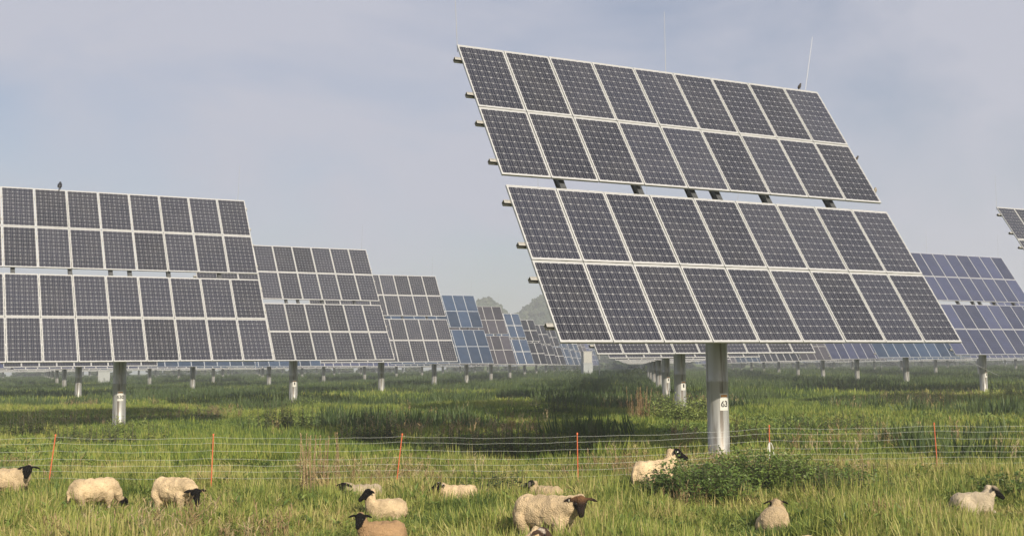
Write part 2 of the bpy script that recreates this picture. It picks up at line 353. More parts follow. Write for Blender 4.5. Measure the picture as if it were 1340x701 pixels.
cname = {'blue': 'blue', 'brown': 'brownish', 'bluegrey': 'blue-grey', 'mono': 'dark'}
for k, (x, y, wh) in enumerate(far_pos):
    kd = kinds[(k*7+int(y)) % 5] if y > 75 else 'blue'
    lb = 'small distant %s solar tracker%s %s' % (cname[kd], ',' if 'behind the one' in wh else '', wh)
    obj('solar_tracker', FAR[kd], loc=(x, y, 0), rot=(0, 0, Y0+R(random.uniform(-1.5, 1.5))), label=lb, cat='solar tracker', group='distant %s trackers %s' % (cname[kd], wh))

# ---------------------------------------------------------------- cabinets and pole
def cabinet(px, D, w, h, z0, m, label):
    p = at(px, D); r_ = obj('transformer_cabinet', None, loc=(p.x, p.y, 0), rot=(0, 0, R(20)), label=label, cat='cabinet', group='electrical cabinets among the far rows')
    q = MB(); q.box(-w/2, w/2, -.5, .5, -.1, h); obj('body', q.mesh('cab_body', m), r_)
    q = MB(); q.box(-w/2-.06, w/2+.06, -.56, .56, h, h+.09); obj('roof', q.mesh('cab_roof', M_cab), r_)
    for s in (-1, 1):
        q = MB(); q.box(min(0, s*(w/2-.05)) + (.01 if s > 0 else 0), max(0, s*(w/2-.05)) - (.01 if s < 0 else 0), -.53, -.502, .15, h-.1); d = obj('door', q.mesh('cab_door', m), r_)
        q = MB(); q.box(s*.06-.015, s*.06+.015, -.56, -.532, h*.45, h*.6); obj('handle', q.mesh('cab_handle', M_dark), d)
cabinet(136.5, 150, 1.45, 2.1, 0, M_cab, 'grey metal cabinet standing between the posts behind tracker 630')
cabinet(766, 172, 1.5, 2.45, 0, M_cab, 'grey cabinet topped by a pale cream box, beyond the dark far bushes')
p = at(766, 172); q = MB(); q.box(-.68, .68, -.45, .45, 0, 1.65); q.box(-.74, .74, -.5, .5, 1.65, 1.72); q.box(-.6, .6, -.47, -.452, .1, 1.5)
obj('equipment_box', q.mesh('equipment_box', M_cabw), loc=(p.x, p.y, 2.545), rot=(0, 0, R(20)), label='pale cream box standing on top of the grey cabinet', cat='box')
p = at(782.5, 160); r_ = obj('utility_pole', None, loc=(p.x, p.y, 0), label='thin pale pole standing beside the pale cream box', cat='pole')
q = MB(); q.tube([(0, 0, -.1), (0, 0, 4.4)], [.07, .05], 10); obj('shaft', q.mesh('pole_shaft', M_cabw), r_); q = MB(); q.tube([(0, 0, 4.4), (0, 0, 4.5)], .075, 10); obj('cap', q.mesh('pole_cap', M_steel), r_)

# ---------------------------------------------------------------- electric sheep fence
FP = [(-175, 17.6, 0), (65, 17.8, 7), (277, 17.8, 2), (515, 18.0, 7), (752, 17.9, 0), (1000, 19.2, 1), (1218, 19.3, -2), (1440, 19.4, 2)]
fence = obj('electric_fence', None, loc=(0, 17.8, 0), label='orange-posted electric sheep netting with thin pale strands crossing the meadow', cat='fence')
SH = [.93, .845, .73, .61, .51, .42, .32]
tops = []
for k, (px, D, lean) in enumerate(FP):
    p = at(px, D); gz = ground_z(p.x, p.y); tops.append((p.x, p.y, gz, lean))
    q = MB(); q.tube([(0, 0, -.05), (0, 0, .55), (0, 0, .96)], [.0085, .0085, .008], 8)
    po = obj('fence_post', q.mesh('fpost', M_fpost), fence, (p.x, p.y-17.8, gz), (0, R(lean), 0))
    q = MB(); q.tube([(0, 0, .955), (0, 0, .985)], [.014, .012], 8); obj('cap', q.mesh('fcap', M_fpost), po)
    q = MB(); q.tube([(0, 0, -.15), (0, 0, .06)], [.004, .006], 6); obj('spike', q.mesh('fspike', M_steel), po)
    if k == 5:
        q = MB(); q.tube([(0, 0, .44), (0, 0, .70)], .012, 8)
        for a, l_ in ((-.6, .56), (1, .50)): q.tube([(0, -.012, .70), (a*.025, -.03, .69), (a*.05, -.03, .62), (a*.065, -.03, l_)], .0045, 6)
        obj('tied_cord', q.mesh('cord', M_white), po)
for s, h in enumerate(SH):
    q = MB()
    for k in range(len(tops)-1):
        (x0, y0, g0, l0), (x1, y1, g1, l1) = tops[k], tops[k+1]
        pts = []
        for t in np.linspace(0, 1, 13):
            sag = .028*4*t*(1-t)*(1 if s < 4 else .6)
            pts.append((x0+math.sin(R(l0))*h + (x1+math.sin(R(l1))*h - x0 - math.sin(R(l0))*h)*t, y0+(y1-y0)*t - 17.8, g0+(g1-g0)*t + h - sag + .006*math.sin(t*17+s+k)))
        q.tube(pts, .0014, 5)
    obj('strand', q.mesh('strand', M_strand), fence)

# ---------------------------------------------------------------- animals: one continuous skin each
def remesh(spheres, voxel, smooth_it):
    """spheres: (center, 3x3 matrix of axes*radii); union -> one surface"""
    bm = bmesh.new()
    for c, M3 in spheres:
        M4 = M3.to_4x4(); M4.translation = c
        bmesh.ops.create_icosphere(bm, subdivisions=2, radius=1, matrix=M4)
    me = bpy.data.meshes.new('tmp'); bm.to_mesh(me); bm.free()
    t = bpy.data.objects.new('tmp', me); COL.objects.link(t)
    md = t.modifiers.new('r', 'REMESH'); md.mode = 'VOXEL'; md.voxel_size = voxel
    sm = t.modifiers.new('s', 'SMOOTH'); sm.iterations = smooth_it; sm.factor = .5
    out = bpy.data.meshes.new_from_object(t.evaluated_get(bpy.context.evaluated_depsgraph_get()))
    bpy.data.objects.remove(t); bpy.data.meshes.remove(me)
    out.polygons.foreach_set('use_smooth', [True]*len(out.polygons)); return out
def ball(c, r, M=None):
    r = (r, r, r) if isinstance(r, (int, float)) else r
    D = Matrix.Diagonal(r)
    return (Vector(c), (M @ D) if M is not None else D)
def chain(pts, rad, step=.6):
    out = []
    for (a, ra), (b_, rb) in zip(zip(pts[:-1], rad[:-1]), zip(pts[1:], rad[1:])):
        a, b_ = Vector(a), Vector(b_); n_ = max(1, int((b_-a).length/(min(ra, rb)*step)))
        for k in range(n_+1):
            t = k/n_; out.append(ball(a.lerp(b_, t), ra+(rb-ra)*t))
    return out
m, n, b, o = mat('sheep_coat')
atn = add(n, 'ShaderNodeAttribute', attribute_name='coat'); tcn = add(n, 'ShaderNodeTexCoord')
nz = add(n, 'ShaderNodeTexNoise', Scale=9, Detail=5, Roughness=.65); n.links.new(tcn.outputs['Object'], nz.inputs['Vector'])
nf = add(n, 'ShaderNodeTexNoise', Scale=60, Detail=3); n.links.new(tcn.outputs['Object'], nf.inputs['Vector'])
mr = add(n, 'ShaderNodeMapRange'); mr.inputs['From Min'].default_value = .3; mr.inputs['From Max'].default_value = .75; mr.inputs['To Min'].default_value = .78; mr.inputs['To Max'].default_value = 1.08
n.links.new(nz.outputs['Fac'], mr.inputs['Value'])
ml = add(n, 'ShaderNodeMix', data_type='RGBA', blend_type='MULTIPLY'); ml.inputs['Factor'].default_value = 1
n.links.new(atn.outputs['Color'], ml.inputs['A']); n.links.new(mr.outputs[0], ml.inputs['B']); n.links.new(ml.outputs['Result'], b.inputs['Base Color'])
b.inputs['Roughness'].default_value = .85; b.inputs['Specular IOR Level'].default_value = .08
bump(n, b, nf.outputs['Fac'], .9, .03); M_coat = m
M_eye = plain('sheep_eye', (.015, .012, .01), .5)
M_tag = plain('ear_tag', (.75, .72, .6), .4)
SHEEP_G = 'sheep grazing and resting in the long grass'
WOOL = (.66, .50, .305); BLACK = (.009, .0075, .007)
def sheep(px, D, yaw, label, lying=False, head=(.60, .0, .70), hyaw=0, hpitch=-20, wool=WOOL, face=BLACK, scale=None, tag=False, mottle=0, zo=0, seed=0, poll=None):
    """head: position of the skull in body axes; hyaw: head turn relative to the body; hpitch: nose angle below level"""
    scale = scale or (.66 if lying else .72); zo = .02 if lying else 0
    wl, hd_, lg = [], [], []
    if not lying:
        wl += [ball((-.36, 0, .51), (.24, .20, .23)), ball((-.12, 0, .50), (.36, .225, .235)), ball((.10, 0, .50), (.32, .22, .235)), ball((.26, 0, .52), (.23, .185, .22)), ball((-.46, 0, .50), (.13, .15, .18))]
        for s in (-1, 1):
            wl += chain([(-.40, s*.12, .42), (-.33, s*.125, .28)], [.12, .075])
            lg += chain([(-.33, s*.125, .28), (-.45, s*.12, .17), (-.42, s*.12, .02)], [.07, .042, .036]); lg.append(ball((-.405, s*.12, .025), (.055, .04, .03)))
            wl += chain([(.28, s*.11, .40), (.27, s*.11, .26)], [.11, .065])
            lg += chain([(.27, s*.11, .26), (.285, s*.11, .15), (.28, s*.11, .02)], [.05, .04, .034]); lg.append(ball((.30, s*.11, .025), (.055, .04, .03)))
        wl += chain([(-.54, 0, .60), (-.61, 0, .50), (-.615, 0, .32)], [.055, .042, .028])
        nb = (.36, 0, .56)
    else:
        wl += [ball((-.34, 0, .24), (.24, .23, .22)), ball((-.10, 0, .235), (.36, .25, .225)), ball((.10, 0, .235), (.32, .235, .225)), ball((.26, 0, .24), (.22, .19, .215)), ball((-.45, .03, .20), (.13, .16, .16))]
        for s in (-1, 1):
            wl += [ball((-.28, s*.19, .16), (.20, .10, .15))]
            lg += chain([(-.12, s*.24, .07), (-.34, s*.26, .05)], [.05, .04]); lg += chain([(.30, s*.13, .12), (.42, s*.14, .06), (.26, s*.17, .045)], [.07, .05, .036])
        wl += chain([(-.54, 0, .22), (-.62, .05, .08)], [.045, .03])
        nb = (.34, 0, .32)
    hp = Vector((head[0]*.86, head[1], head[2])); ha = R(hyaw); hb = R(hpitch)
    fx = Vector((math.cos(ha)*math.cos(hb), math.sin(ha)*math.cos(hb), math.sin(hb))); fy = Vector((-math.sin(ha), math.cos(ha), 0)); fz = fx.cross(fy)
    HM = Matrix((fx, fy, fz)).transposed()
    Q = lambda a, b_, c: hp + HM @ Vector((a, b_, c))
    mid = (Vector(nb)+hp)/2 + Vector((0, 0, .02))
    hpx = Vector((hp.x/.8, hp.y, hp.z)); mid = (Vector(nb)+hpx)/2 + Vector((0, 0, .02)); qe = Q(-.10, 0, -.03); qe.x /= .8
    wl += chain([nb, mid, qe], [.165, .120, .078], .4)
    hd_ += [ball(Q(0, 0, .005), (.098, .078, .085), HM), ball(Q(.05, 0, -.01), (.09, .066, .075), HM)]
    hd_ += chain([Q(.06, 0, -.01), Q(.15, 0, -.022), Q(.205, 0, -.03)], [.064, .052, .043], .5); hd_.append(ball(Q(.205, 0, -.045), (.042, .036, .032), HM))
    ears = []
    for s in (-1, 1):
        for k in range(9):
            t = k/8; wdt = .036*math.sin(.35+2.5*t)+.006
            ears.append(ball(Q(-.035-.012*t, s*(.065+.135*t), .035-.045*t*t-.01*t), (wdt, .022, .0135), HM))
    KX = Matrix.Diagonal((.80, 1, 1)); sq = lambda l_: [(KX @ c, KX @ M3) for c, M3 in l_]
    wl, lg = sq(wl), sq(lg)
    allp = [(c, M3, 0) for c, M3 in wl] + [(c, M3, 1) for c, M3 in hd_+ears] + [(c, M3, 2) for c, M3 in lg]
    me = remesh([(c, M3) for c, M3, _ in allp], .0155, 5)
    N = len(me.vertices); co = np.empty(N*3); me.vertices.foreach_get('co', co); co = co.reshape(-1, 3)
    d = np.full((3, N), 1e9)
    for c, M3, t in allp:
        iv = np.array(M3.inverted()); q_ = (co-np.array(c)) @ iv.T; d[t] = np.minimum(d[t], np.linalg.norm(q_, axis=1))
    hl = (co-np.array(hp)) @ np.array(HM)      # vertices in head axes
    a = np.where(d[1] < 1.35, np.clip((hl[:, 0]+.085)/.03, 0, 1), 0)
    a = np.maximum(a, np.clip((d[0]-d[1])*3, 0, 1)*(d[1] < 1.5))[:, None]; l = np.clip((d[0]-d[2])*2.2, 0, 1)[:, None]
    colr = np.tile(np.array(wool), (N, 1))
    nzv = np.array([mnoise.noise(Vector(p)*4.5 + Vector((seed*3.1, 0, 0))) for p in co])
    colr *= (1 + .34*nzv)[:, None]*(.88 + .07*(seed % 4))
    low = np.clip((.20 - (co[:, 2]-(.30 if not lying else .05)))/.25, 0, 1)[:, None]; colr = colr*(1-.28*low) + np.array((.30, .22, .13))*.28*low      # dirty belly wool
    legc = np.tile(np.array((.50, .42, .32)), (N, 1)); colr = colr*(1-l) + legc*l
    fc = np.tile(np.array(face), (N, 1))
    if poll is not None:
        up = np.clip(((co-np.array(hp)) @ np.array(fz) - .02)/.05, 0, 1)*np.clip(1-((co-np.array(hp)) @ np.array(fx))/.11, 0, 1); fc = fc*(1-up[:, None]) + np.array(poll)*up[:, None]
    if mottle:
        nz2 = np.array([mnoise.noise(Vector(p)*13 + Vector((0, seed*5.3, 0))) for p in co]); mk = np.clip((nz2-.12)*7, 0, 1)[:, None]*mottle
        fc = fc*(1-mk) + np.array((.55, .47, .38))*mk
    colr = colr*(1-a) + fc*a
    at_ = me.attributes.new('coat', 'FLOAT_COLOR', 'POINT'); at_.data.foreach_set('color', np.c_[colr, np.ones(N)].ravel())
    # lumpy fleece: push wool vertices in and out a little
    no = np.empty(N*3); me.vertices.foreach_get('normal', no); no = no.reshape(-1, 3)
    ln = np.array([mnoise.noise(Vector(p)*11 + Vector((seed, 0, 0))) + .6*mnoise.noise(Vector(p)*24) for p in co])
    co = co + no*(ln*.015)[:, None]*(1-a)*(1-l); me.vertices.foreach_set('co', co.ravel()); me.update()
    me.materials.clear(); me.materials.append(M_coat)
    p = at(px, D); gz = ground_z(p.x, p.y)
    root = obj('sheep', None, loc=(p.x, p.y, gz+zo), rot=(0, 0, R(yaw)), label=label, cat='sheep', group=SHEEP_G); root.scale = (scale,)*3
    obj('body', me, root)
    for s in (-1, 1):
        q = MB(); c = Q(.06, s*.061, .025); bm = bmesh.new(); bmesh.ops.create_icosphere(bm, subdivisions=2, radius=.0115); bmesh.ops.translate(bm, verts=bm.verts, vec=c)
        em = bpy.data.meshes.new('eye'); bm.to_mesh(em); bm.free(); em.materials.append(M_eye); obj('eye', em, root)
    if tag:
        q = MB(); c = Q(.0, -.15, .03); q.box(-.009, .009, -.004, .004, -.012, .012, 0, Matrix.Translation(c) @ HM.to_4x4()); obj('ear_tag', q.mesh('tag', M_tag), root)
    SHEEP_POS.append((p.x, p.y, lying))
    return root
SHEEP_POS = []
sheep(16, 16.9, -4, 'standing sheep with dark face turned to the camera beside the leaning fence post', head=(.46, -.04, .70), hyaw=-75, hpitch=-28, seed=1, scale=.75)
sheep(128, 15.7, 36, 'grazing sheep with its whole head sunk in the grass', head=(.62, .02, .25), hyaw=8, hpitch=-60, seed=2)
sheep(231, 15.7, -26, 'grazing sheep with its lowered black head and both ears showing', head=(.62, -.05, .46), hyaw=-30, hpitch=-58, seed=3, scale=.74)
sheep(474, 17.0, 192, 'resting sheep with black head low to the grass behind two others', True, head=(.52, .06, .42), hyaw=50, hpitch=-22, seed=4, wool=(.60, .48, .33))
sheep(502, 15.3, 208, 'resting cream sheep with black head turned aside, between two other resting sheep', True, head=(.40, -.02, .58), hyaw=2, hpitch=-28, seed=5)
sheep(496, 13.2, 200, 'brownish resting sheep with black face looking straight at the camera', True, head=(.42, .03, .52), hyaw=66, hpitch=-30, wool=(.44, .28, .15), seed=6)
sheep(597, 16.9, 186, 'resting sheep with a mottled black and white head half hidden in grass', True, head=(.50, .05, .45), hyaw=24, hpitch=-15, mottle=.8, seed=7)
sheep(709, 17.0, 160, 'resting sheep with pale blaze on its black head behind the big standing sheep', True, head=(.38, .05, .50), hyaw=25, hpitch=-12, mottle=.35, seed=8, scale=.60)
sheep(712, 13.0, -30, 'large standing sheep with brown poll and dark face turned to the camera', head=(.60, -.06, .66), hyaw=-64, hpitch=-30, face=(.022, .015, .012), poll=(.20, .10, .045), seed=9, scale=.86, tag=True)
sheep(660, 11.5, 4, 'resting sheep with a white and brown spotted head below the large standing sheep', True, head=(.52, -.02, .50), hyaw=-35, hpitch=-25, face=(.075, .045, .032), mottle=1.0, seed=10, scale=.78)
sheep(851, 17.4, 34, 'standing sheep with raised black head behind the leafy bush by post 63', head=(.62, .0, .83), hyaw=-36, hpitch=-22, tag=True, seed=11, scale=.83)
sheep(1005, 14.0, 70, 'resting sheep seen from behind with dark ears spread, alone in the grass', True, head=(.22, .0, .475), hyaw=12, hpitch=-18, seed=12, poll=(.40, .26, .14), scale=.72)
sheep(1262, 15.0, 14, 'resting sheep with long black face held up beside the lush grass tussock', True, head=(.48, -.02, .475), hyaw=-24, hpitch=-32, seed=13, poll=(.40, .32, .22), wool=(.57, .47, .33), scale=.70)
sheep(1015, 11.3, 15, 'resting sheep of which only a strip of pale back shows', True, head=(.50, 0, .36), hyaw=0, hpitch=-40, seed=14, scale=.76)

def bird(loc, yaw, c, label, s=1.0):
    Mx = Matrix.Rotation(R(55), 3, 'Y').inverted()
    sp = [ball((0, 0, .115), (.085, .05, .052), Mx), ball((.02, 0, .14), (.06, .048, .05), Mx), ball((.052, 0, .20), .034), ball((.045, 0, .175), .034)]
    sp += chain([(-.04, 0, .06), (-.09, 0, -.03)], [.022, .012], .5) + chain([(.07, 0, .20), (.115, 0, .195)], [.014, .005], .5)
    sp += chain([(.01, .02, .07), (.01, .022, .0)], [.012, .006], .6) + chain([(.01, -.02, .07), (.01, -.022, .0)], [.012, .006], .6)
    me = remesh(sp, .006, 3); me.materials.clear(); me.materials.append(c)
    r_ = obj('bird', None, loc=loc, rot=(0, 0, yaw), label=label, cat='bird', group='birds perched on the tracker edges'); r_.scale = (s,)*3
    obj('body', me, r_)
    for q_ in (-1, 1):
        me2 = remesh([ball((-.005, q_*.046, .115), (.075, .012, .034), Mx)], .006, 1); me2.materials.clear(); me2.materials.append(c); obj('wing', me2, r_)
    return r_
def on_tracker(x, y, yaw, tilt, u, v_, n_):
    M4 = Matrix.Translation((x, y, 0)) @ Matrix.Rotation(yaw, 4, 'Z')
    return M4 @ (Vector((0, 0, ZC)) + Matrix.Rotation(tilt, 3, 'X') @ Vector((u, v_, n_)))
M_bk = plain('black_feather', (.012, .012, .016), .45); M_br = plain('brown_feather', (.07, .055, .045), .7)
pL = on_tracker(LX[0], LY[0], R(28.2), T0, -1.72, HALFV, -.012); pL.z -= .06
bird(pL, R(100), M_bk, 'black bird perched on the top edge of tracker 630', 1.25)
bird(on_tracker(3.89, 22.2, R(27.9), T0, 4.02, HALFV, -.012), R(-60), M_br, 'small brown bird on the top edge of tracker 63', .62)
bird(on_tracker(3.89, 22.2, R(27.9), T0, 4.57, 1.35, -.045), R(-30), M_br, 'tiny dark bird on the upper rail end at the sloping edge of tracker 63', .55)
bird(on_tracker(3.89, 22.2, R(27.9), T0, 4.57, .42, -.045), R(60), plain('grey_feather', (.25, .22, .17), .7), 'tiny pale bird on the lower rail end at the sloping edge of tracker 63', .62)

# ---------------------------------------------------------------- plants
def leaf_pts(p, d, up, l, w):
    d = d.normalized(); s = d.cross(up)
    s = s.normalized() if s.length > 1e-4 else Vector((1, 0, 0)); n_ = s.cross(d)
    return [p, p+d*l*.45+s*w+n_*w*.25, p+d*l-n_*l*.12, p+d*l*.45-s*w+n_*w*.25]
def rv(): return Vector((random.gauss(0, 1), random.gauss(0, 1), random.gauss(0, 1))).normalized()
def shrub(px, D, wx, wy, h, nstem, leaf, label, m=None, cat='bush', group='leafy bushes around the tracker posts', name='leafy_bush', nl=26, pos=None):
    p = at(px, D) if pos is None else Vector(pos); root = obj(name, None, loc=(p.x, p.y, ground_z(p.x, p.y)), label=label, cat=cat, group=group)
    st, lf = MB(), MB()
    for k in range(nstem):
        a = random.uniform(0, 2*math.pi); r_ = math.sqrt(random.random())
        x0, y0 = math.cos(a)*r_*wx*.8, math.sin(a)*r_*wy*.8
        hh = h*(1-.45*r_*r_)*random.uniform(.6, 1.12)
        lean = Vector((random.gauss(0, .25), random.gauss(0, .25), 1)).normalized()
        b0 = Vector((x0, y0, -.03)); pts = [b0 + lean*hh*t + Vector((math.cos(a), math.sin(a), -.4))*.18*h*t*t for t in (0, .4, .75, 1)]
        st.tube(pts, [.006, .005, .004, .002], 4)
        for i in range(nl):
            t = random.uniform(.12, 1.0)**.8; i0 = 0 if t < .4 else (1 if t < .75 else 2); tt = (t-(0, .4, .75)[i0])/((.4, .35, .25)[i0])
            q_ = pts[i0].lerp(pts[i0+1], tt); d = rv(); d.z = d.z*.5+.1
            q_ = q_ + d*random.uniform(.0, .06)*min(1.6, h)
            lf.poly(leaf_pts(q_, d, (Vector((0, 0, 1))+rv()*.6).normalized(), leaf*random.uniform(.6, 1.25), leaf*.3))
    obj('stems', st.mesh('stems', M_stem), root); obj('foliage', lf.mesh('leaf_mass', m or M_shrub), root, kind='stuff')
    return root
def weeds(px, D, wx, wy, h, nstem, label, m=None, dry=False, group='clumps of tall dark weeds', name='weed_clump', cat='weeds'):
    p = at(px, D); root = obj(name, None, loc=(p.x, p.y, ground_z(p.x, p.y)), label=label, cat=cat, group=group)
    st, lf = MB(), MB()
    for k in range(nstem):
        x0, y0 = random.gauss(0, wx*.5), random.gauss(0, wy*.5); hh = h*random.uniform(.5, 1.1)
        tip = Vector((x0+random.gauss(0, .06)*hh, y0+random.gauss(0, .06)*hh, hh))
        b0 = Vector((x0, y0, -.03)); st.tube([b0, b0.lerp(tip, .5), tip], [.006, .005, .003], 4)
        nn = int(hh/.035)
        for i in range(nn):
            t = .12+.88*i/nn; q_ = b0.lerp(tip, t); a = random.uniform(0, 6.28)
            if dry:
                d = Vector((math.cos(a)*.4, math.sin(a)*.4, 1)); ln = .05; wd = .012
                if t < .45: d.z = .2; ln = .11; wd = .013
            else:
                d = Vector((math.cos(a), math.sin(a), random.uniform(-.3, .5))); ln = (.13*(1-t)+.045)*random.uniform(.7, 1.3); wd = ln*.24
            lf.poly(leaf_pts(q_, d, Vector((0, 0, 1)), ln, wd))
    obj('stems', st.mesh('stems', M_rstem if dry else M_stem), root); obj('leaves', lf.mesh('leaf_mass', m or (M_rust if dry else M_weed)), root, kind='stuff')
    return root
shrub(908, 16.6, .80, .55, .80, 250, .066, 'dense leafy bush in front of post 63, hiding the standing sheep')
shrub(985, 17.4, .90, .6, .95, 260, .068, 'leafy bush right of post 63 below the tied white cord')
shrub(1068, 17.0, .9, .5, .72, 190, .064, 'low leafy bush spreading away from the tied fence post')
shrub(845, 16.9, .25, .25, .40, 25, .05, 'small leafy shoot at the rear legs of the standing black-headed sheep')
shrub(1310, 16.2, .6, .5, .55, 100, .065, 'lush green bush beyond the resting sheep with the long black face')
shrub(880, 37.0, 1.2, .7, 1.2, 200, .085, 'rounded leafy bush at the foot of the second post')
shrub(918, 39.5, .9, .6, .75, 60, .07, 'low leafy bush behind the rounded one, beside post 63')
shrub(172, 36.3, .9, .5, .75, 70, .06, 'leafy bush at the foot of post 630')
shrub(398, 55, .9, .6, .95, 60, .08, 'dark leafy bush at the foot of the post behind tracker 630')
weeds(835, 36.6, .36, .35, 1.2, 44, 'rusty brown dry dock stand beside the rounded leafy bush', None, True, 'stands of dry rusty stalks', 'dry_dock', 'dry plant')
weeds(400, 17.0, .14, .15, 1.0, 16, 'tall dry reddish stalks rising through the fence between two posts', M_dry, True, 'stands of dry rusty stalks', 'dry_stalks', 'dry plant')
weeds(428, 18.6, .2, .2, .98, 13, 'dry reddish stalks just behind the fence, near the dark weeds', M_dry, True, 'stands of dry rusty stalks', 'dry_stalks', 'dry plant')
weeds(1150, 13.6, .25, .2, .42, 40, 'low orange-brown dock patch in the grass before the fence', None, True, 'stands of dry rusty stalks', 'dry_dock', 'dry plant')
W_ = [(35, 33, 1.2, .6, 1.05, 90, 'tall dark weed clump in the shade, nearest tracker 630'), (375, 33, 1.1, .7, 1.05, 80, 'brown-green weed clump in front of the post behind tracker 630'),
      (484, 27, .8, .5, 1.0, 75, 'dark bushy weed clump behind the fence near the leaning post'), (585, 22.4, .9, .4, .75, 80, 'dark spiky weeds in the shadow of tracker 63, by the leaning post'),
      (665, 22.6, .9, .4, .78, 80, 'dark spiky weeds in the shadow of tracker 63, between two fence posts'), (738, 22.8, .8, .4, .8, 70, 'dark spiky weeds behind the upright orange post'),
      (730, 45, 1.0, .6, 1.1, 60, 'dark weed patch out in the open meadow'), (775, 68, 2.2, .9, 1.3, 110, 'broad dark weed patch in front of the far bushes'),
      (590, 66, .9, .6, 1.1, 40, 'small dark weed tuft beside the third post of the left row'), (1100, 72, 2.4, .9, 1.2, 110, 'dark weed bed around the foot of a post in the right rows'),
      (1160, 47, 1.1, .5, 1.05, 60, 'spiky dark weeds in the meadow beyond the fence'), (1215, 45, 1.0, .5, 1.0, 60, 'spiky dark weed clump next to another in the meadow'),
      (1325, 57, 1.3, .7, 1.2, 60, 'dark weeds near the post of the wide blue-grey tracker'), (1250, 63, .8, .5, 1.0, 40, 'small weeds at the foot of the wide blue-grey tracker'),
      (1080, 31, 1.5, .7, .65, 80, 'low dark weed patch behind the fence, between two orange posts'), (140, 30, 1.5, .7, .7, 80, 'low weeds in front of post 630'),
      (650, 66, 1.6, .6, .9, 60, 'faint weed patch in the middle of the meadow'), (250, 62, 1.8, .7, 1.0, 60, 'weed patch in the meadow behind tracker 630'),
      (1085, 16.2, .7, .4, .62, 50, 'green weeds beyond the sheep seen from behind'), (645, 17.4, .5, .3, .5, 30, 'green weeds in front of the fence near the resting mottled sheep')]
for px, D, wx, wy, h, ns_, lb in W_: weeds(px, D, wx, wy, h, ns_, lb, M_shrub if D < 17 else None)
for px, D, w_, h, lb in ((690, 190, 5, 1.9, 'dark hazy bush at the end of the left row'), (735, 180, 5.5, 2.2, 'dark hazy bush in front of the cabinet with the pale cream box'), (775, 175, 3.5, 1.7, 'dark hazy bush beside the thin pale pole'), (845, 150, 4, 2.4, 'dark hazy bush by the receding line of posts'), (220, 190, 8, 2, 'dark hazy bush far behind tracker 630')):
    shrub(px, D, w_, 2.0, h, 110, .28, lb, M_weed, 'bush', 'far dark bushes', 'far_bush', 20)

# ---------------------------------------------------------------- grass: stuff nobody could count
PROTO = bpy.data.collections.new('plant_pieces')          # source pieces, not linked to the scene
def blade(q, p, d, l, w, droop, mi=0):
    d = d.normalized(); s = d.cross(Vector((0, 0, 1)));  s = s.normalized() if s.length > 1e-3 else Vector((1, 0, 0))
    tw = random.uniform(-.8, .8); s = (Matrix.Rotation(tw, 3, d) @ s)
    hz = Vector((d.x, d.y, 0)); b0 = len(q.v); pts = []
    for t, ww in ((0, .8), (.4, 1), (.75, .7), (1, 0)):
        c = p + d*l*t + hz*droop*l*t*t*.9 - Vector((0, 0, 1))*droop*l*t*t*.55
        if ww: q.v += [tuple(c-s*w*ww), tuple(c+s*w*ww)]
        else: q.v.append(tuple(c))
    q.f += [[b0, b0+1, b0+3, b0+2], [b0+2, b0+3, b0+5, b0+4], [b0+4, b0+5, b0+6]]; q.m += [mi]*3
def tuft(name, nb, l0, l1, w, rad, spread, droop, m):
    q = MB()
    for k in range(nb):
        a = random.uniform(0, 6.283); r_ = rad*math.sqrt(random.random()); p = Vector((math.cos(a)*r_, math.sin(a)*r_, -.02))
        a2 = a + random.gauss(0, .8); sp = abs(random.gauss(0, spread))
        blade(q, p, Vector((math.cos(a2)*sp, math.sin(a2)*sp, 1)), random.uniform(l0, l1), w*random.uniform(.7, 1.3), random.uniform(0, droop), 0)
    return q.mesh('leaf_'+name, m)
def stalks(name, nb, l0, l1, m, seed_head=True):
    q = MB()
    for k in range(nb):
        p = Vector((random.gauss(0, .05), random.gauss(0, .05), -.02)); d = Vector((random.gauss(0, .18), random.gauss(0, .18), 1)); l = random.uniform(l0, l1)
        blade(q, p, d, l, .0032, random.uniform(0, .25))
        if seed_head:
            tip = p + d.normalized()*l*.9
            for i in range(5): blade(q, tip - d.normalized()*.03*i, Vector((random.gauss(0, .5), random.gauss(0, .5), 1)), .07, .005, .3)
    return q.mesh('leaf_'+name, m)
def broad(name, nl, m):
    q = MB()
    for k in range(nl):
        a = random.uniform(0, 6.283); d = Vector((math.cos(a), math.sin(a), random.uniform(.1, 1.3)))
        q.poly(leaf_pts(Vector((random.gauss(0, .05), random.gauss(0, .05), random.uniform(0, .16))), d, Vector((0, 0, 1)), random.uniform(.06, .15), .02))
    return q.mesh('leaf_'+name, m)
def coll(name, meshes):
    c = bpy.data.collections.new(name)
    for k, me in enumerate(meshes): c.objects.link(bpy.data.objects.new('%s_%02d' % (name, k), me))
    return c
C_near = coll('near', [tuft('n%d' % k, 26, .18, .40, .0050, .07, .42, .75, M_grass) for k in range(7)] + [tuft('f%d' % k, 30, .12, .28, .0040, .09, .55, .6, M_grass) for k in range(4)] + [broad('b%d' % k, 16, M_shrub) for k in range(2)])
C_stalk = coll('stalk', [stalks('s%d' % k, 7, .35, .62, M_dry) for k in range(4)])
C_mid = coll('mid', [tuft('m%d' % k, 30, .16, .34, .0085, .14, .38, .6, M_short) for k in range(8)])
C_far = coll('far', [tuft('r%d' % k, 36, .20, .42, .020, .35, .38, .5, M_short) for k in range(6)])
C_herb = coll('herb', [broad('h%d' % k, 26, M_shrub) for k in range(3)])
C_dark = coll('dark', [tuft('d%d' % k, 26, .25, .6, .012, .22, .25, .35, M_weed) for k in range(5)])
